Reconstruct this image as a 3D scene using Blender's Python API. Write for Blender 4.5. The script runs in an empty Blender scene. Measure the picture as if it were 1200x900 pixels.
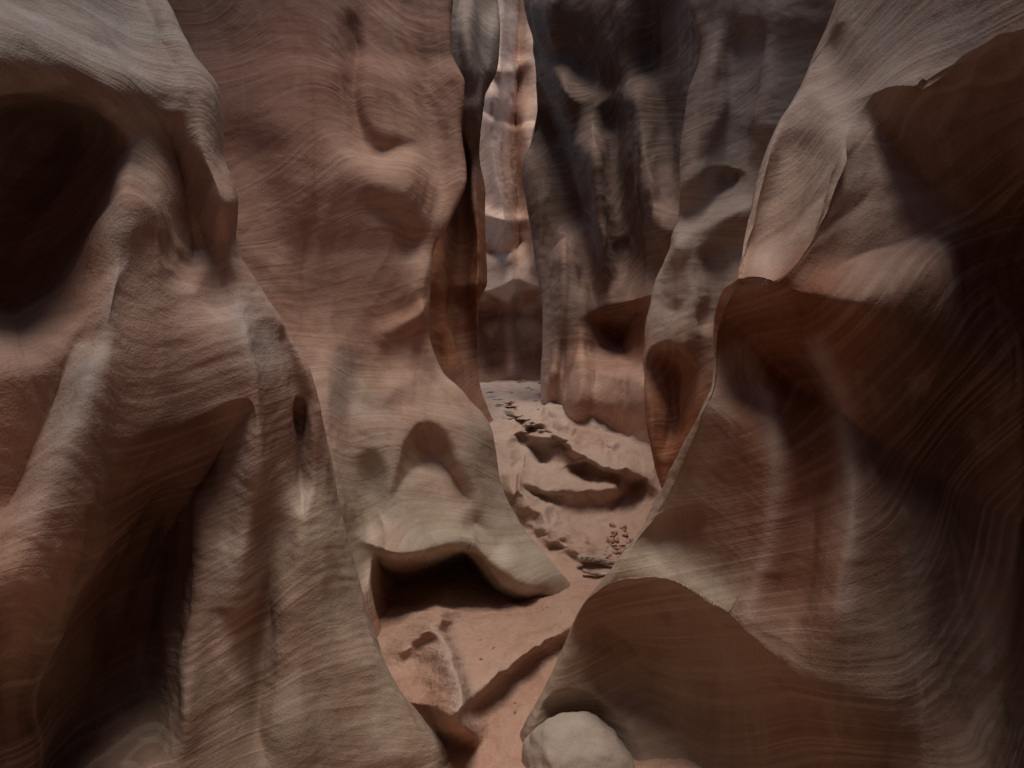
import bpy, math, numpy as np
from mathutils import Vector
F=850.0; CZ=1.5
sc=bpy.context.scene
# ---------------------------------------------------------------- noise
def _hash(ix,iy,iz,seed):
    h=(ix.astype(np.int64)*374761393+iy.astype(np.int64)*668265263+iz.astype(np.int64)*2147483647+seed*974711)&0xFFFFFFFF
    h=((h^(h>>13))*1274126177)&0xFFFFFFFF
    h=(h^(h>>16))&0xFFFFFFFF
    return h.astype(np.float64)/4294967295.0*2-1
def vnoise(x,y,z,seed=0):
    ix=np.floor(x);iy=np.floor(y);iz=np.floor(z)
    fx=x-ix;fy=y-iy;fz=z-iz
    fx=fx*fx*fx*(fx*(fx*6-15)+10);fy=fy*fy*fy*(fy*(fy*6-15)+10);fz=fz*fz*fz*(fz*(fz*6-15)+10)
    def c(a,b,d): return _hash(ix+a,iy+b,iz+d,seed)
    x00=c(0,0,0)*(1-fx)+c(1,0,0)*fx; x10=c(0,1,0)*(1-fx)+c(1,1,0)*fx
    x01=c(0,0,1)*(1-fx)+c(1,0,1)*fx; x11=c(0,1,1)*(1-fx)+c(1,1,1)*fx
    return (x00*(1-fy)+x10*fy)*(1-fz)+(x01*(1-fy)+x11*fy)*fz
def fbm(x,y,z,o=4,seed=0,g=0.5):
    s=0;a=1
    for i in range(o):
        s=s+a*vnoise(x*2**i+i*17.3,y*2**i+i*5.1,z*2**i+i*9.7,seed+i); a*=g
    return s
def ridged(x,y,z,o=3,seed=0):
    s=0;a=1
    for i in range(o):
        q=vnoise(x*2**i+i*7.3,y*2**i,z*2**i+i*3.7,seed+i)
        s=s+a*(1-2*np.sqrt(q*q+.006)); a*=.45
    return s
# ---------------------------------------------------------------- interpolation
def cr(xk,yk,x):
    xk=np.asarray(xk,float);yk=np.asarray(yk,float)
    m=np.gradient(yk,xk)
    sl=np.diff(yk)/np.diff(xk)
    for i in range(1,len(xk)-1):
        m[i]=0 if sl[i-1]*sl[i]<=0 else 2*sl[i-1]*sl[i]/(sl[i-1]+sl[i])
    m[0]=sl[0];m[-1]=sl[-1]
    x=np.clip(x,xk[0],xk[-1])
    i=np.clip(np.searchsorted(xk,x)-1,0,len(xk)-2)
    h=xk[i+1]-xk[i];t=(x-xk[i])/h
    return ((2*t**3-3*t**2+1)*yk[i]+(t**3-2*t**2+t)*h*m[i]+(-2*t**3+3*t**2)*yk[i+1]+(t**3-t**2)*h*m[i+1])
def tab(pairs,x):
    a=np.array(sorted(pairs),float); return cr(a[:,0],a[:,1],x)
# ---------------------------------------------------------------- sculpting strokes
def polydist(u,v,pts,closed):
    best=np.full(u.shape,1e9);sg=np.ones(u.shape);inside=np.zeros(u.shape,bool);arc=np.zeros(u.shape)
    n=len(pts)
    ls=[math.hypot(pts[(i+1)%n][0]-pts[i][0],pts[(i+1)%n][1]-pts[i][1]) for i in range(n if closed else n-1)]
    T=sum(ls)+1e-9;acc=0
    for i in range(n if closed else n-1):
        ax,ay=pts[i];bx,by=pts[(i+1)%n];dx=bx-ax;dy=by-ay
        t=np.clip(((u-ax)*dx+(v-ay)*dy)/(dx*dx+dy*dy+1e-9),0,1)
        d=np.hypot(u-ax-t*dx,v-ay-t*dy)
        cs=dx*(v-ay)-dy*(u-ax)
        m=d<best
        best=np.where(m,d,best);sg=np.where(m,np.sign(cs),sg);arc=np.where(m,(acc+t*ls[i])/T,arc);acc+=ls[i]
        if closed:
            cond=((ay>v)!=(by>v))&(u<(bx-ax)*(v-ay)/((by-ay) if by!=ay else 1e-9)+ax)
            inside^=cond
    return best,sg,(inside if closed else arc)
def smooth_poly(pts,closed,it=2):
    for _ in range(it):
        o=[];n=len(pts)
        if not closed:o.append(pts[0])
        for i in range(n if closed else n-1):
            a=pts[i];b=pts[(i+1)%n]
            o.append((a[0]*.75+b[0]*.25,a[1]*.75+b[1]*.25));o.append((a[0]*.25+b[0]*.75,a[1]*.25+b[1]*.75))
        if not closed:o.append(pts[-1])
        pts=o
    return pts
def apply_feats(u,v,feats,wu,wv):
    D=np.zeros(u.shape)
    for f in feats:
        if f[0]=='H':
            _,pts,amp,st,sb=f
            vs=[p[1] for p in pts];us=[p[0] for p in pts]
            m=(u>min(us)-25)&(u<max(us)+25)&(v>min(vs)-25)&(v<max(vs)+25)
            if not m.any():continue
            uu=(u+wu)[m];vv=(v+wv)[m]
            d,_,ins=polydist(uu,vv,smooth_poly(pts,True,3),True)
            t=np.clip((vv-min(vs))/(max(vs)-min(vs)),0,1)
            soft=st+(sb-st)*t
            D[m]+=np.where(ins,amp*(1-np.exp(-(d/soft)**2/(1+.6*d/soft))),0)
        else:
            _,pts,amp,wa,wb=f
            r=3.2*max(wa,wb)
            vs=[p[1] for p in pts];us=[p[0] for p in pts]
            m=(u>min(us)-r)&(u<max(us)+r)&(v>min(vs)-r)&(v<max(vs)+r)
            if not m.any():continue
            uu=(u+wu)[m];vv=(v+wv)[m]
            d,sg,arc=polydist(uu,vv,smooth_poly(pts,False,3),False)
            w=np.where(sg>0,wa,wb)
            q=d/w
            tp=np.clip(np.minimum(arc,1-arc)/.26,0,1);tp=tp*tp*(3-2*tp)
            D[m]-=amp*np.exp(-q*q/(1+.3*q))*tp
    return D
PINK=(.53,.325,.24);GREY=(.345,.29,.255);TAN=(.44,.37,.285);RUST=(.38,.165,.085);PALE=(.60,.50,.43);BLUE=(.38,.365,.35);BROWN=(.29,.175,.13);ORNG=(.53,.29,.19);SHADE=(.14,.085,.065)  # last one: dark brown for shade painted onto the near walls
def colour(u,v,base,patches,P,seed):
    n=fbm(P[...,0]*1.3,P[...,1]*1.3,P[...,2]*.9,4,seed+50)
    ks=sorted(base.keys())
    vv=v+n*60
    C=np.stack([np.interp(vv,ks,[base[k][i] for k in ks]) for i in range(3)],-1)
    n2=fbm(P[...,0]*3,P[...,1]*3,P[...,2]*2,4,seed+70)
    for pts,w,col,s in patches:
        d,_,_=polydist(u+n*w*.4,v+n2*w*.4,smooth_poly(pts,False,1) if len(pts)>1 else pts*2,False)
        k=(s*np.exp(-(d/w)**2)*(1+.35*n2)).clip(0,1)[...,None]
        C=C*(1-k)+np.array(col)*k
    return C
def make_mesh(name,P,C,mat):
    r,c,_=P.shape
    me=bpy.data.meshes.new(name)
    idx=np.arange(r*c).reshape(r,c)
    q=np.stack([idx[:-1,:-1],idx[:-1,1:],idx[1:,1:],idx[1:,:-1]],-1).reshape(-1,4)
    me.vertices.add(r*c);me.vertices.foreach_set('co',P.reshape(-1))
    me.loops.add(q.size);me.loops.foreach_set('vertex_index',q.reshape(-1).astype(np.int32))
    me.polygons.add(len(q));me.polygons.foreach_set('loop_start',np.arange(0,q.size,4,dtype=np.int32))
    me.update(calc_edges=True)
    me.polygons.foreach_set('use_smooth',np.ones(len(q),bool))
    ca=me.color_attributes.new('rock_tint','FLOAT_COLOR','POINT')
    ca.data.foreach_set('color',np.concatenate([C,np.ones((r,c,1))],-1).astype(np.float32).reshape(-1))
    me.materials.append(mat)
    ob=bpy.data.objects.new(name,me);sc.collection.objects.link(ob)
    return ob
def normals(P):
    a=np.gradient(P,axis=0);b=np.gradient(P,axis=1)
    n=np.cross(a,b);n/=np.linalg.norm(n,axis=-1,keepdims=True)+1e-9
    return n
# ---------------------------------------------------------------- a wall: plan section lofted over height
def wall(name,side,top,bot,us,ds,uo,do,p=1.3,feats=[],base={0:PINK},patches=[],extra=[],mat=None,seed=1,step=2.2,namp=1.0,back=1.0,nfreq=1.0,fine=1.0):
    vs=[];v=top
    while v<bot:
        vs.append(v); v+= step if -25<v<925 else (11 if v>-700 else 30)
    vs.append(bot);vs=np.array(vs,float)
    U=tab(us,vs);Dp=tab(ds,vs);UO=tab(uo,vs);DO=tab(do,vs)
    ts=[0,.2,.4,.6,.8,.92,1]
    cols=[];zrow=CZ-(vs-450)/F*DO
    for ex,ey in extra: cols.append(np.stack([np.full_like(vs,ex),np.full_like(vs,ey),zrow],-1))
    def pt(u,d): return np.stack([(u-600)/F*d,d,CZ-(vs-450)/F*d],-1)
    for t in ts: cols.append(pt(UO+(U-UO)*t,DO+(Dp-DO)*t**p))
    nf=len(cols)-1
    cols.append(pt(U-side*16*back,Dp+.30*back)); cols.append(pt(U-side*70*back,Dp+.8*back)); cols.append(pt(U-side*200*back,Dp+1.5*back))
    K=np.stack(cols,1)
    ncol=K.shape[1]
    wpx=np.abs(U-UO).max()
    par=[];
    for j in range(ncol-1):
        if j<len(extra): n=30
        elif j<nf: n=max(6,int(wpx*(ts[j-len(extra)+1]-ts[j-len(extra)])/step))
        else: n=26
        par+=list(j+np.arange(n)/n)
    par.append(ncol-1);par=np.array(par)
    j=np.clip(np.floor(par).astype(int),0,ncol-2);t=(par-j)[None,:,None]
    p0=K[:,np.clip(j-1,0,None)];p1=K[:,j];p2=K[:,j+1];p3=K[:,np.clip(j+2,None,ncol-1)]
    P=.5*((2*p1)+(-p0+p2)*t+(2*p0-5*p1+4*p2-p3)*t*t+(-p0+3*p1-3*p2+p3)*t**3)
    x,y,z=P[...,0],P[...,1],P[...,2]
    ok=y>.35
    u=np.where(ok,600+F*x/np.maximum(y,.35),-9999*side);v=np.where(ok,450-F*(z-CZ)/np.maximum(y,.35),450)
    wf=3*2.3/max(2.3,float(DO.mean()));wm_=8 if DO.mean()<4 else 4
    wu=fbm(x*wf,y*wf,z*wf*.8,3,seed+11)*wm_; wv=fbm(x*wf,y*wf,z*wf*.8,3,seed+23)*wm_
    D=apply_feats(u,v,feats,wu,wv)
    fade=np.clip(1-(par-nf)/1.2,0,1)[None,:]*np.ones_like(D)
    near=np.clip((y-.5)/1.0,0,1);near=near*near*(3-2*near)
    D*=fade*near
    k=(1+np.where(ok,D/np.maximum(y,.35),0))[...,None]
    cam=np.array([0,0,CZ]);P=cam+(P-cam)*k
    N=normals(P)
    x,y,z=P[...,0]*nfreq,P[...,1]*nfreq,P[...,2]*nfreq
    wx=fbm(x*.9,y*.9,z*.7,2,seed+1)*.5;wz=fbm(x*.9,y*.9,z*.7,2,seed+2)*.5
    s=namp/nfreq
    d=(.085*fbm(x*1.3+wx,y*1.3,z*.5+wz,2,seed+3,.35)+.042*ridged(x*2.2+wx*2,y*2.2,z*.45+wz*1.5,3,seed+4)
       +.006*ridged(x*5+wx*5,y*5,z*1.8+wz*5,2,seed+8)*np.clip(.5+fbm(x*1.1,y*1.1,z*1.1,2,seed+9),0,1)
       +.004*fine*fbm(x*7+wx*6,y*7,z*4.5+wz*6,3,seed+5)+.0026*fine*fbm(x*5+wx*8,y*5,z*32+wx*26,3,seed+6))
    P=P+N*(d*s)[...,None]
    C=colour(u,v,base,patches,P,seed)
    return make_mesh(name,P,C,mat)
# ---------------------------------------------------------------- materials
def rock_mat(name,strata=1.0,sand=False):
    m=bpy.data.materials.new(name);m.use_nodes=True;nt=m.node_tree;N=nt.nodes;L=nt.links
    b=N['Principled BSDF'];b.inputs['Roughness'].default_value=.82
    b.inputs['Specular IOR Level'].default_value=.25
    g=N.new('ShaderNodeNewGeometry')
    def noise(vec,scale,detail=4,rough=.55,dist=0):
        n=N.new('ShaderNodeTexNoise');n.inputs['Scale'].default_value=scale;n.inputs['Detail'].default_value=detail
        n.inputs['Roughness'].default_value=rough;n.inputs['Distortion'].default_value=dist;L.new(vec,n.inputs['Vector']);return n
    def vm(op,a,bv):
        n=N.new('ShaderNodeVectorMath');n.operation=op;L.new(a,n.inputs[0])
        if isinstance(bv,tuple):n.inputs[1].default_value=bv
        else:L.new(bv,n.inputs[1])
        return n.outputs[0]
    def mr(a,f0,f1,t0,t1):
        n=N.new('ShaderNodeMapRange');L.new(a,n.inputs[0])
        for i,q in enumerate((f0,f1,t0,t1)):n.inputs[i+1].default_value=q
        return n.outputs[0]
    def math_(op,a,bv):
        n=N.new('ShaderNodeMath');n.operation=op;L.new(a,n.inputs[0])
        if isinstance(bv,(int,float)):n.inputs[1].default_value=bv
        else:L.new(bv,n.inputs[1])
        return n.outputs[0]
    pos=g.outputs['Position']
    warp=noise(pos,.5,1)
    w=vm('MULTIPLY',vm('SUBTRACT',warp.outputs['Color'],(.5,.5,.5)),(1.0,1.0,2.0))
    wp=vm('ADD',pos,w)
    rot=N.new('ShaderNodeVectorRotate');rot.rotation_type='EULER_XYZ';rot.inputs['Rotation'].default_value=(.10,.22,0);L.new(wp,rot.inputs['Vector'])
    sv=vm('MULTIPLY',rot.outputs[0],(.4,.4,9))
    s1=noise(sv,1.0,3,.6)
    sv2=vm('MULTIPLY',rot.outputs[0],(.6,.6,64)); s2=noise(sv2,1.0,3,.6)
    grain=noise(pos,150,1,.7); blotch=noise(pos,2.2,4,.62,.4)
    vs_=vm('MULTIPLY',pos,(7,7,.55)); streak=noise(vs_,1.0,3,.6,.3)
    at=N.new('ShaderNodeAttribute');at.attribute_name='rock_tint'
    def mix(kind,fac,a,bcol):
        n=N.new('ShaderNodeMix');n.data_type='RGBA';n.blend_type=kind
        if isinstance(fac,(int,float)):n.inputs[0].default_value=fac
        else:L.new(fac,n.inputs[0])
        L.new(a,n.inputs[6])
        if isinstance(bcol,tuple):n.inputs[7].default_value=bcol
        else:L.new(bcol,n.inputs[7])
        return n.outputs[2]
    c=at.outputs['Color']
    lam=mr(blotch.outputs[0],.40,.60,.3,1.0)
    c=mix('MULTIPLY',mr(s1.outputs[0],.46,.60,0,.34*strata),c,(.68,.53,.46,1))
    c=mix('MIX',math_('MULTIPLY',mr(s2.outputs[0],.52,.62,0,.24*strata),lam),c,(.62,.51,.44,1))
    c=mix('MULTIPLY',math_('MULTIPLY',mr(s2.outputs[0],.48,.38,0,.32*strata),lam),c,(.68,.55,.48,1))
    c=mix('MULTIPLY',mr(blotch.outputs[0],.48,.68,0,.5),c,(.74,.56,.47,1))
    c=mix('MIX',mr(streak.outputs[0],.58,.75,0,.26*strata),c,(.52,.45,.40,1))
    c=mix('MULTIPLY',mr(streak.outputs[0],.44,.28,0,.4*strata),c,(.6,.5,.46,1))
    c=mix('MULTIPLY',mr(grain.outputs[0],.5,.75,0,.4),c,(.6,.55,.5,1))
    L.new(c,b.inputs['Base Color'])
    h=math_('MULTIPLY',s1.outputs[0],.009*strata)
    h=math_('ADD',h,math_('MULTIPLY',math_('MULTIPLY',s2.outputs[0],.0036*strata),lam))
    h=math_('ADD',h,math_('MULTIPLY',grain.outputs[0],.0016 if not sand else .004))
    h=math_('ADD',h,math_('MULTIPLY',noise(pos,16,4,.65).outputs[0],.007 if not sand else .022))
    bp=N.new('ShaderNodeBump');bp.inputs['Strength'].default_value=.85;bp.inputs['Distance'].default_value=1.0
    L.new(h,bp.inputs['Height']);L.new(bp.outputs[0],b.inputs['Normal'])
    return m
ROCK=rock_mat('banded_sandstone');SAND=rock_mat('sand_and_rock',.4,True);STONE=rock_mat('pale_stone',.15)
# ================================================================= LEFT FOREGROUND WALL
us=[(-2600,330),(-1600,230),(-900,160),(-450,140),(-150,165),(0,190),(60,214),(110,244),(180,250),(240,271),(275,270),(340,304),(400,346),(450,370),(560,396),(640,414),(740,441),(810,470),(895,526),(1050,590),(1500,680)]
ds=[(-2600,2.6),(-450,2.7),(0,2.6),(200,2.5),(400,2.6),(600,2.75),(800,2.85),(900,2.9),(1500,3.0)]
feats=[
 ('H',[(-1200,90),(-60,90),(30,82),(90,88),(130,112),(157,168),(152,215),(145,265),(125,310),(100,360),(60,430),(0,450),(-1200,450)],.62,17,95),
 ('C',[(-160,80),(-60,76),(30,68),(95,76),(140,110),(168,175)],.07,12,40),
 ('C',[(172,120),(156,240),(142,330),(112,400),(88,500),(50,600),(0,700),(-60,840)],.10,26,80),
 ('C',[(128,330),(96,400),(60,480),(30,560),(-20,650)],-.06,30,20),
 ('C',[(200,130),(208,200),(214,240),(228,340)],-.18,14,16),
 ('C',[(170,-60),(222,70),(240,130),(236,180),(258,230),(270,310)],.12,34,24),
 ('C',[(228,170),(232,230),(246,290),(266,370)],-.09,12,12),
 ('H',[(338,480),(350,464),(368,480),(376,530),(374,580),(362,620),(346,600),(334,550)],.24,14,36),
 ('C',[(262,270),(290,350),(298,420),(305,500),(300,620),(280,760)],.12,40,18),
 ('H',[(60,640),(110,570),(170,525),(230,494),(278,462),(306,480),(302,600),(275,700),(255,850),(120,1000),(-60,1000),(-20,800)],.60,60,120),
 ('C',[(180,500),(190,640),(170,760),(175,940)],-.13,28,20),
 ('C',[(225,500),(235,620),(215,760),(220,900)],.08,18,18),
 ('C',[(390,540),(360,640),(340,760),(350,940)],.08,30,40),
 ('C',[(300,540),(318,680),(310,800),(300,940)],-.09,26,24),
 ('C',[(400,720),(450,840),(500,940)],.06,40,24),
 ('C',[(-60,20),(80,50),(160,90),(220,160)],.05,30,34),
 ('C',[(320,360),(350,460),(360,520)],-.05,12,14)]
base={-200:GREY,60:(.35,.31,.285),250:(.43,.31,.255),420:(.43,.295,.235),640:(.31,.225,.175),780:(.31,.25,.195),900:(.28,.22,.17)}
pat=[([(150,260),(120,380),(85,500),(40,610)],20,BLUE,.9),([(20,500),(0,640)],60,ORNG,.7),([(120,300),(100,380)],25,PINK,.8),
 ([(290,360),(310,420)],30,BLUE,.5),([(60,200),(40,330)],80,BROWN,.8),([(200,560),(170,700),(120,880)],105,(.18,.105,.075),.92),([(285,500),(290,560)],22,PALE,.4),  # wide dark brown patch paints shade into the lower hollow
 ([(270,640),(262,760),(270,840)],18,PALE,.4),([(350,575),(352,600)],18,PALE,.6),([(380,640),(400,800)],50,TAN,.7),([(440,800),(480,880)],35,TAN,.7),([(60,30),(160,120)],60,BLUE,.5),
 ([(95,405),(140,412)],8,PALE,.7),([(0,840),(60,900)],80,SHADE,.85)]  # last patch: lower-left corner darkened in colour, as painted shade
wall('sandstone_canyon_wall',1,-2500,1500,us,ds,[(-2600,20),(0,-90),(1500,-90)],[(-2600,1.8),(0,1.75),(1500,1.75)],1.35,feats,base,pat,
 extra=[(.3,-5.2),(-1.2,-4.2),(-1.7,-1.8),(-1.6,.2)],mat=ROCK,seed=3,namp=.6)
# ================================================================= LEFT MIDDLE WALL
us=[(-1400,330),(-450,470),(-150,512),(0,529),(60,532),(95,547),(150,540),(210,548),(255,531),(300,508),(380,505),(430,516),(470,548),(505,572),(560,580),(610,602),(660,640),(700,664),(730,640),(800,570),(1100,560)]
ds=[(-1400,6),(0,5.0),(300,4.7),(500,4.9),(700,4.95),(800,4.6),(1100,4.4)]
feats=[
 ('C',[(408,10),(412,100),(425,160),(452,182),(500,165)],-.10,14,9),
 ('C',[(410,30),(455,22),(485,60),(490,130),(478,195)],.03,20,12),
 ('C',[(252,130),(300,240),(340,340),(380,430)],-.12,34,44),
 ('C',[(345,390),(378,425),(398,480),(404,560),(400,680)],.11,30,9),
 ('C',[(405,400),(420,520),(424,640),(436,780)],-.09,16,16),
 ('H',[(444,604),(450,572),(470,552),(478,516),(494,490),(514,496),(545,540),(560,586),(540,600),(512,576),(498,566),(476,584)],.20,11,44),
 ('C',[(436,620),(470,550),(480,513),(495,488),(515,494),(547,540),(568,620)],.06,8,30),
 ('H',[(437,640),(462,655),(520,646),(545,638),(575,662),(605,689),(665,702),(640,740),(560,800),(500,850),(460,810),(438,740)],1.3,11,34),
 ('C',[(405,620),(478,650),(540,634),(578,658),(620,684),(690,712)],.13,8,30),
 ('C',[(572,470),(562,560),(575,620),(610,665),(675,715)],.14,28,20),
 ('C',[(535,600),(560,630),(600,660)],-.09,14,14),
 ('C',[(514,260),(500,380),(512,430),(545,475),(600,540)],.12,28,11),
 ('C',[(440,520),(436,600),(440,700)],-.1,14,12),
 ('C',[(425,394),(480,385),(525,355)],.06,14,9),
 ('C',[(300,100),(420,215),(530,225)],.05,34,28),
 ('C',[(500,30),(498,150),(520,260)],-.09,20,16),
 ('C',[(460,700),(500,706),(560,720)],-.3,8,8),
 ('C',[(420,230),(470,250),(500,300)],-.05,20,12),('C',[(440,480),(470,440),(520,450)],.05,14,22)]
base={-200:BROWN,0:(.30,.18,.14),110:(.42,.25,.19),200:(.57,.37,.28),420:(.60,.405,.31),560:(.54,.425,.34),640:(.49,.43,.345),720:RUST}
pat=[([(350,120),(330,30)],60,(.34,.18,.13),.6),([(450,380),(490,370)],26,ORNG,.7),([(430,460),(440,580)],30,(.48,.44,.36),.6),([(570,520),(575,600),(640,680)],24,TAN,.9),([(500,620),(560,630)],32,TAN,.8),([(410,420),(400,480)],14,BLUE,.4),([(520,60),(530,180)],18,BROWN,.7),([(480,690),(500,720)],30,RUST,.9)]
wall('sandstone_canyon_wall',1,-620,1100,us,ds,[(-1400,-60),(0,90),(300,180),(600,300),(1100,340)],[(-1400,3.9),(0,3.35),(1100,3.3)],1.1,feats,base,pat,mat=ROCK,seed=9,namp=.42)
# ================================================================= LEFT REAR WALL
us=[(-1000,540),(-150,572),(0,580),(40,584),(80,581),(115,566),(180,562),(230,571),(330,573),(360,562),(440,565),(480,575),(560,600),(700,620)]
feats=[('C',[(548,-60),(552,80),(548,160),(556,260),(560,360),(558,460)],.3,12,10),('C',[(540,100),(535,300),(545,480)],-.5,20,16),('C',[(585,0),(575,95),(540,160)],.15,12,10),
 ('C',[(515,260),(522,380),(545,480)],.2,10,14)]
wall('sandstone_canyon_wall',1,-330,700,us,[(-1000,8),(700,7.4)],[(-1000,430),(700,430)],[(-1000,6.0),(700,6.0)],1.1,feats,
 {-200:GREY,60:GREY,150:(.24,.15,.12),300:RUST,480:BROWN},[([(560,20),(575,60)],20,(.42,.37,.34),.8),([(520,330),(530,420)],16,RUST,.8)],mat=ROCK,seed=15,namp=.6,nfreq=1.0,fine=.6)
# ================================================================= FAR LIT WALL
feats=[('H',[(520,338),(570,345),(600,322),(628,340),(700,350),(700,500),(520,500)],.9,14,40),('C',[(606,-80),(610,120),(600,200),(606,340)],-.5,6,14),
 ('C',[(575,40),(580,220),(600,340)],.4,14,6),('C',[(596,310),(600,400),(604,470)],.4,10,7),('C',[(545,377),(590,365),(655,376)],-.2,8,8),('C',[(588,-80),(590,60),(584,170)],.35,9,5),
 ('C',[(550,245),(590,262),(650,250)],.2,8,6),('C',[(560,120),(600,150),(640,140)],-.12,4,9),('C',[(615,100),(622,220),(628,330)],.4,6,12),
 ('C',[(560,60),(590,90),(630,70)],.14,5,8),('C',[(560,290),(585,300),(620,280)],-.2,5,7)]
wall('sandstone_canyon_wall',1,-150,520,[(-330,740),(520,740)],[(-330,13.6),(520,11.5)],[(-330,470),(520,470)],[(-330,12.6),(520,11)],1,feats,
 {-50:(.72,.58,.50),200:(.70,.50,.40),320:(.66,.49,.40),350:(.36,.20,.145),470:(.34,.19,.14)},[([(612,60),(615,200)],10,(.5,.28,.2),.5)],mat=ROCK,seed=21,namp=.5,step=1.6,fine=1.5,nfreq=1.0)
# ================================================================= RIGHT REAR WALL
us=[(-1000,650),(-150,606),(0,608),(60,622),(130,625),(200,611),(270,618),(330,634),(400,641),(440,637),(468,634),(500,664),(550,705),(600,745),(800,800)]
feats=[('C',[(610,80),(655,170),(668,230),(690,300),(700,400)],-.6,22,12),
 ('C',[(610,40),(690,90),(740,95),(790,40)],-.25,14,26),
 ('C',[(668,245),(656,350),(645,420),(634,500)],.6,10,18),
 ('C',[(686,120),(708,250),(712,300),(686,380)],.45,28,12),
 ('C',[(720,70),(716,220),(728,300),(714,385)],-.5,14,20),
 ('C',[(730,50),(752,190),(780,320)],.35,18,24),
 ('C',[(680,320),(684,430),(672,540)],.4,16,11),
 ('H',[(690,372),(720,358),(762,348),(768,420),(740,446),(712,434),(692,412)],.9,12,40),
 ('C',[(672,374),(725,350),(790,342)],.25,9,24),
 ('C',[(660,420),(740,450),(800,470)],.25,50,12),
 ('C',[(650,-60),(646,60),(668,160)],.4,12,22),('C',[(775,-60),(765,100),(788,270)],-.45,20,20)]
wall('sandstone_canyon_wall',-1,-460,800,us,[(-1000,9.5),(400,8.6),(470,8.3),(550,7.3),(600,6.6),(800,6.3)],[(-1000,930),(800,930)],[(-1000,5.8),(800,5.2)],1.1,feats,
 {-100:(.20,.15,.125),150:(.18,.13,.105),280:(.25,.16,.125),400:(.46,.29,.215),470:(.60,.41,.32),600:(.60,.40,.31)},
 [([(700,385),(750,400)],26,RUST,.8),([(660,330),(655,420)],16,(.35,.27,.23),.5)],mat=ROCK,seed=27,namp=.75,nfreq=1.1,fine=1.0)
# ================================================================= RIGHT MIDDLE WALL
us=[(-1400,1000),(-450,860),(0,806),(60,822),(110,812),(200,800),(255,793),(285,790),(330,770),(380,757),(440,751),(510,760),(560,772),(700,800),(1200,860)]
feats=[('C',[(850,20),(838,120),(822,180),(796,270)],.15,12,28),
 ('H',[(800,226),(822,198),(850,188),(874,200),(870,236),(842,260),(810,268)],.24,12,36),
 ('C',[(785,255),(812,320),(808,360),(780,440)],.12,20,20),
 ('H',[(750,400),(790,388),(818,420),(814,470),(800,525),(768,552),(748,470)],.34,22,30),
 ('C',[(874,20),(850,150),(845,240)],-.12,16,18),('C',[(770,300),(830,262),(900,240)],.12,22,11),('C',[(930,-40),(900,80),(870,190)],.12,16,28),
 ('C',[(905,20),(880,110),(860,190)],-.08,10,12),('C',[(830,280),(838,330),(820,390)],-.08,12,12)]
wall('sandstone_canyon_wall',-1,-700,1200,us,[(-1400,5.4),(0,4.7),(500,4.5),(1200,4.3)],[(-1400,1300),(0,1120),(1200,1080)],[(-1400,3.7),(1200,3.3)],1.1,feats,
 {-100:(.27,.225,.195),150:(.30,.25,.22),260:(.47,.38,.32),400:(.51,.37,.29),520:RUST},
 [([(785,300),(775,380)],16,PALE,.6),([(900,40),(860,160)],26,BLUE,.6),([(790,430),(785,500)],24,RUST,.9)],mat=ROCK,seed=33,namp=.8,nfreq=1.4)
# ================================================================= RIGHT FOREGROUND WALL
us=[(-2600,880),(-1600,980),(-900,1050),(-450,1040),(-150,1005),(0,974),(80,942),(150,906),(220,880),(290,862),(350,842),(400,829),(440,826),(480,812),(530,790),(575,768),(630,735),(680,700),(715,676),(770,655),(825,627),(860,602),(900,590),(1050,570),(1500,540)]
ds=[(-2600,2.6),(0,2.75),(300,2.65),(450,2.6),(600,2.8),(700,2.95),(860,3.15),(1500,3.2)]
feats=[
 ('H',[(992,128),(1030,104),(1062,108),(1110,70),(1200,10),(2600,10),(2600,480),(1200,480),(1060,410),(1000,352),(955,338),(948,300),(975,240)],.50,40,150),
 ('C',[(940,130),(1040,98),(1110,104)],.05,16,24),
 ('C',[(1010,90),(975,220),(945,290),(905,330),(810,348)],.12,34,18),
 ('H',[(832,362),(866,336),(930,346),(1000,352),(1080,320),(1160,230),(1400,100),(2600,100),(2600,1300),(900,1300),(880,800),(874,720),(884,640),(866,560),(842,500),(822,460)],.85,28,420),
 ('C',[(800,440),(835,350),(875,328),(930,336),(1040,360)],.07,9,34),
 ('C',[(870,360),(930,440),(948,520),(945,620),(925,800)],-.08,30,24),
 ('C',[(935,355),(985,450),(1000,550),(995,680),(960,850)],.07,28,34),
 ('C',[(1050,380),(1060,560),(1050,700),(1060,940)],.06,50,44),
 ('C',[(1140,360),(1150,560),(1150,700),(1140,940)],-.08,50,50),
 ('H',[(672,708),(708,688),(745,682),(798,698),(850,735),(960,790),(1150,850),(1150,1150),(640,1150),(648,860),(655,780)],.46,20,260),
 ('C',[(645,735),(708,684),(750,677),(805,693),(850,728),(920,830)],.06,9,34),
 ('H',[(622,826),(656,806),(700,804),(738,836),(790,970),(590,970)],.22,16,70),
 ('C',[(916,110),(890,230),(870,290),(840,380)],.07,11,28),
 ('C',[(940,130),(915,240),(885,340)],-.08,20,20),
 ('C',[(830,390),(800,530),(750,620),(675,735)],.05,14,50),
 ('C',[(945,20),(985,100),(1020,170)],-.07,20,22),
 ('C',[(780,600),(800,660),(860,700)],-.06,30,24)]
base={-200:(.36,.315,.28),100:(.45,.365,.315),300:(.47,.35,.285),360:(.31,.175,.12),600:(.31,.195,.145),750:(.34,.265,.195),900:(.26,.19,.145)}
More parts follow.
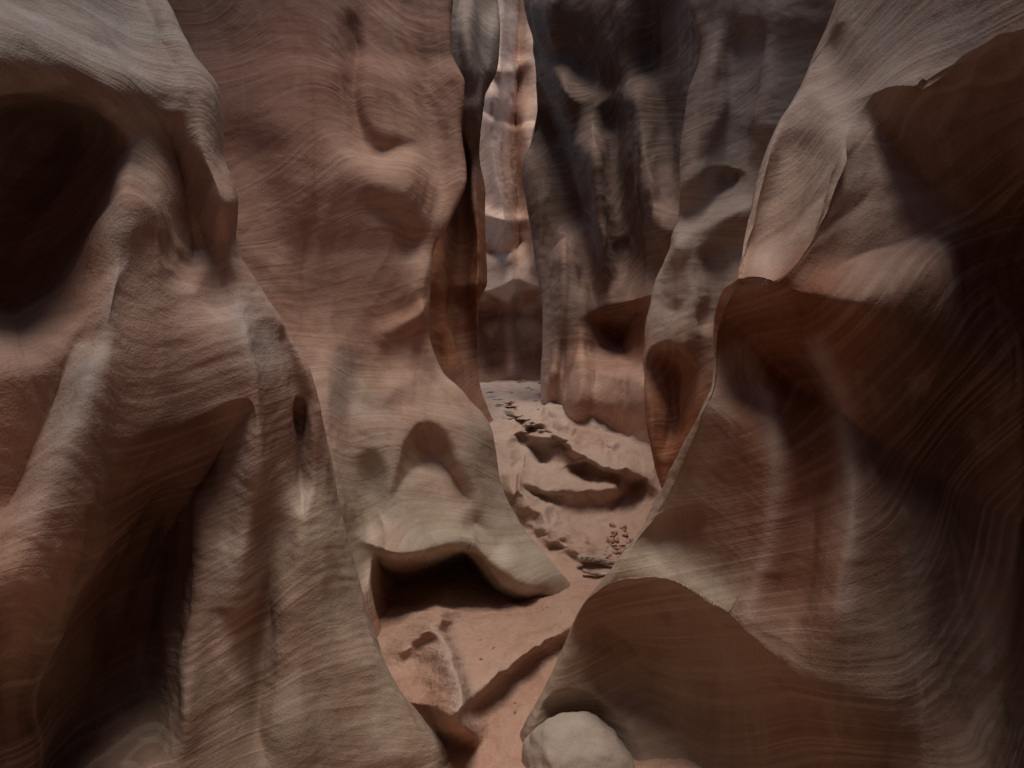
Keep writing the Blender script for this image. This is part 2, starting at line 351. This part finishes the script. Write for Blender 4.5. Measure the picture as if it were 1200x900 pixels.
pat=[([(1100,160),(1100,280),(1200,320)],120,(.16,.095,.075),.94),([(920,400),(950,560),(960,660)],90,(.28,.12,.068),.85),([(1120,420),(1140,600),(1140,800)],140,SHADE,.95),  # darkest patches: painted shade in the upper hollow and along the right edge
 ([(870,410),(905,480),(912,560),(900,640),(872,720)],12,PALE,.55),([(955,420),(990,500),(1002,600),(992,720)],17,(.46,.41,.38),.5),([(1090,620),(1080,780)],24,GREY,.25),
 ([(826,440),(800,540),(750,640)],26,(.48,.42,.345),.8),([(740,640),(780,680),(820,690)],40,TAN,.85),([(930,180),(900,260)],30,(.55,.45,.38),.6),([(1040,90),(1120,60)],50,(.42,.36,.31),.6),
 ([(740,760),(700,740)],50,(.34,.24,.16),.7),([(660,780),(640,830)],22,TAN,.7),([(1060,30),(1180,20)],60,(.30,.26,.235),.75)]
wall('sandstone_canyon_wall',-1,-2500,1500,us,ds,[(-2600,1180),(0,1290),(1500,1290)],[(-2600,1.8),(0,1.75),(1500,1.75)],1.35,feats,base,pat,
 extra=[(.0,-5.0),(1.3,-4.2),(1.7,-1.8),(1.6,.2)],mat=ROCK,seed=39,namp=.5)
# ================================================================= FLOOR
ys=np.concatenate([np.linspace(-6,1.4,60),1.4+np.cumsum(np.linspace(.006,.012,680)),])
ys=np.concatenate([ys,np.linspace(ys[-1]+.03,16,260)])
zf=tab([(-6,0),(2,-.01),(3,-.01),(3.5,.07),(4,.12),(4.5,.12),(5,.12),(5.5,.2),(6,.30),(6.25,.42),(6.6,.72),(7.0,.98),(7.4,1.12),(8,1.22),(9,1.29),(10,1.37),(12,1.54),(16,1.9)],ys)
W=np.maximum(1.9,.42*ys);S=np.linspace(-1,1,560)
X=W[:,None]*S[None,:]+np.interp(ys,[2,6,16],[0,.4,.3])[:,None];Y=ys[:,None]*np.ones_like(S)[None,:];Z=zf[:,None]*np.ones_like(S)[None,:]
P=np.stack([X,Y,Z],-1)
yy=np.maximum(Y,.5);u=600+F*X/yy;v=450-F*(Z-CZ)/yy
feats=[('H',[(592,512),(606,500),(624,500),(646,518),(660,546),(640,558),(610,556),(596,540)],.55,9,34),('H',[(650,546),(680,536),(702,552),(700,575),(672,580),(652,566)],.36,10,30),
 ('H',[(700,596),(722,566),(750,556),(768,575),(750,604),(712,618)],.36,10,28),('H',[(596,566),(620,562),(650,584),(640,604),(612,596)],.15,9,24),
 ('C',[(550,435),(610,485),(640,505),(700,540),(790,585)],.40,7,16),('C',[(590,545),(640,582),(760,580)],.25,10,16),
 ('C',[(585,530),(600,575),(630,615),(715,665)],.32,12,12),('C',[(500,690),(528,780),(562,880)],.40,28,8),('C',[(510,850),(600,762),(720,712)],.32,8,30),('C',[(455,832),(520,822),(570,862)],.16,10,16),
 ('C',[(450,790),(500,740),(550,705)],.14,8,18)]
wu=fbm(X*4,Y*4,Z*3,3,70)*5;D=apply_feats(u,v,feats,wu,-wu)
cam=np.array([0,0,CZ]);P=cam+(P-cam)*(1+D/yy)[...,None]
hump=fbm(X*1.7,Y*1.3,Z*0,4,61)
rock=np.clip((Y-5.3)/.8,0,1)*np.clip((9-Y)/1,0.15,1)
P[...,2]+=.03*hump+.011*fbm(X*7,Y*7,Z*0,4,63)+rock*.06*ridged(X*1.5+hump,Y*1.1,Z,2,65)+.003*fbm(X*40,Y*40,Z*0,2,66)
C=colour(u,v,{440:(.42,.33,.27),500:(.48,.35,.28),620:(.46,.305,.23),900:(.42,.255,.185)},[([(600,520),(660,560),(620,600)],40,(.47,.36,.29),.7),([(520,760),(545,830)],18,(.40,.31,.255),.7),([(580,790),(660,750)],18,(.42,.32,.26),.6)],P,5)
make_mesh('sandy_canyon_floor',P,C,SAND)
# ================================================================= BOULDER
import bmesh
def boulder(name,loc,size,seed,mat,col,parent=None,sub=5,rough=.12,pw=.92):
    bm=bmesh.new();bmesh.ops.create_icosphere(bm,subdivisions=sub,radius=1)
    co=np.array([v.co[:] for v in bm.verts])
    q=np.sign(co)*np.abs(co)**pw
    n=fbm(co[:,0]*1.2+seed,co[:,1]*1.2,co[:,2]*1.2,4,seed)+.15*fbm(co[:,0]*6,co[:,1]*6,co[:,2]*6,3,seed+3)
    q=q*(1+rough*n)[:,None]
    q=q*np.array(size)
    for vv,c in zip(bm.verts,q):vv.co=c
    me=bpy.data.meshes.new(name);bm.to_mesh(me);bm.free()
    for p in me.polygons:p.use_smooth=True
    ca=me.color_attributes.new('rock_tint','FLOAT_COLOR','POINT')
    ca.data.foreach_set('color',np.tile(np.array([*col,1],np.float32),len(me.vertices)))
    me.materials.append(mat);ob=bpy.data.objects.new(name,me);sc.collection.objects.link(ob);ob.location=loc
    if parent:ob.parent=parent
    return ob
b=boulder('boulder',(.262,2.92,-.02),(.22,.18,.17),7,STONE,(.37,.32,.27),rough=.09,pw=.88);b.rotation_euler=(0,.14,.4)
def join(obs,name):
    bpy.ops.object.select_all(action='DESELECT')
    for o in obs:o.select_set(True)
    bpy.context.view_layer.objects.active=obs[0];bpy.ops.object.join();obs[0].name=name;return obs[0]
from mathutils.bvhtree import BVHTree
fl=bpy.data.objects['sandy_canyon_floor'];bvh=BVHTree.FromPolygons([v.co[:] for v in fl.data.vertices],[p.vertices[:] for p in fl.data.polygons])
def ground(x,y):
    h=bvh.ray_cast(Vector((x,y,4)),Vector((0,0,-1)));return h[0].z if h[0] else 0
rng=np.random.RandomState(3)
obs=[]
for i in range(80):
    if i<30: cx,cy=.85+rng.normal()*.06,5.75+rng.normal()*.15
    elif i<52: cx,cy=.25+rng.normal()*.3,9.6+rng.normal()*.9
    else: cx,cy=rng.uniform(-.35,.4),rng.uniform(3.0,5)
    s=rng.uniform(.010,.034)*(1 if i<30 else 1.1 if i<52 else .28)
    o=boulder('rubble',(cx,cy,ground(cx,cy)+s*.2),(s,s*rng.uniform(.6,1),s*rng.uniform(.4,.7)),i+10,SAND,(.42,.25,.175),sub=2,rough=.6,pw=.6);o.rotation_euler=(rng.uniform(-.4,.4),rng.uniform(-.4,.4),rng.uniform(0,3));obs.append(o)
join(obs,'rock_rubble')
wm=bpy.data.materials.new('weathered_wood');wm.use_nodes=True;nt=wm.node_tree
tc=nt.nodes.new('ShaderNodeTexCoord');mp=nt.nodes.new('ShaderNodeMapping');mp.inputs['Scale'].default_value=(4,60,60);nn=nt.nodes.new('ShaderNodeTexNoise');nn.inputs['Scale'].default_value=1
rp=nt.nodes.new('ShaderNodeValToRGB');rp.color_ramp.elements[0].position=.35;rp.color_ramp.elements[0].color=(.16,.12,.09,1);rp.color_ramp.elements[1].position=.65;rp.color_ramp.elements[1].color=(.48,.39,.32,1)
nt.links.new(tc.outputs['Object'],mp.inputs[0]);nt.links.new(mp.outputs[0],nn.inputs[0]);nt.links.new(nn.outputs[0],rp.inputs[0]);nt.links.new(rp.outputs[0],nt.nodes['Principled BSDF'].inputs['Base Color']);nt.nodes['Principled BSDF'].inputs['Roughness'].default_value=.9
def log(name,a,b2,r,seed):
    a=np.array(a);b2=np.array(b2);n=24;k=10;vs=[];fs=[]
    ax=(b2-a)/np.linalg.norm(b2-a);s=np.cross(ax,[0,0,1]);s/=np.linalg.norm(s);t=np.cross(s,ax)
    rg=np.random.RandomState(seed);lob=rg.uniform(.75,1.2,k)
    for i in range(n+1):
        f=i/n;c=a+(b2-a)*f+t*.02*math.sin(f*4+seed);rr=r*(1-.35*f)*(1 if 0<i<n else .6)
        for j in range(k):
            an=j/k*6.283;vs.append(c+(s*math.cos(an)+t*math.sin(an)*.7)*rr*lob[j]*rg.uniform(.93,1.07))
    for i in range(n):
        for j in range(k):fs.append((i*k+j,i*k+(j+1)%k,(i+1)*k+(j+1)%k,(i+1)*k+j))
    fs.append(tuple(range(k))[::-1]);fs.append(tuple(n*k+j for j in range(k)))
    me=bpy.data.meshes.new(name);me.from_pydata([tuple(q) for q in vs],[],fs);me.materials.append(wm);o=bpy.data.objects.new(name,me);sc.collection.objects.link(o);return o
def G(x,y,h):return (x,y,ground(x,y)+h)
l1=log('driftwood_log',G(.47,5.22,.06),G(.76,5.32,.065),.045,1);l2=log('l2',G(.50,5.12,.03),G(.70,5.18,.035),.025,2);l3=log('l3',G(.66,5.3,.06),G(.76,5.55,.08),.011,5)
join([l1,l2,l3],'driftwood_log')
# ================================================================= SKY, SUN, CAMERA
w=bpy.data.worlds.new("World");sc.world=w;w.use_nodes=True;nt=w.node_tree
sk=nt.nodes.new('ShaderNodeTexSky');sk.sky_type='NISHITA';sk.sun_disc=False
EL=math.radians(77);AZ=math.radians(175)
sk.sun_elevation=EL;sk.sun_rotation=AZ
nt.links.new(sk.outputs[0],nt.nodes['Background'].inputs[0]);nt.nodes['Background'].inputs[1].default_value=.135
sl=bpy.data.lights.new('sun','SUN');sl.energy=2.9;sl.angle=math.radians(24);sl.color=(1,.89,.79)
so=bpy.data.objects.new('sun',sl);sc.collection.objects.link(so)
d=Vector((math.sin(AZ)*math.cos(EL),math.cos(AZ)*math.cos(EL),math.sin(EL)))
so.rotation_euler=d.to_track_quat('Z','Y').to_euler()
cd=bpy.data.cameras.new('camera');cd.sensor_width=36;cd.lens=F/1200*36;cd.clip_end=300;cd.clip_start=.05
co=bpy.data.objects.new('camera',cd);sc.collection.objects.link(co);co.location=(0,0,CZ);co.rotation_euler=(math.pi/2,0,0);sc.camera=co
sc.view_settings.view_transform='Standard';sc.view_settings.look='None';sc.view_settings.exposure=0
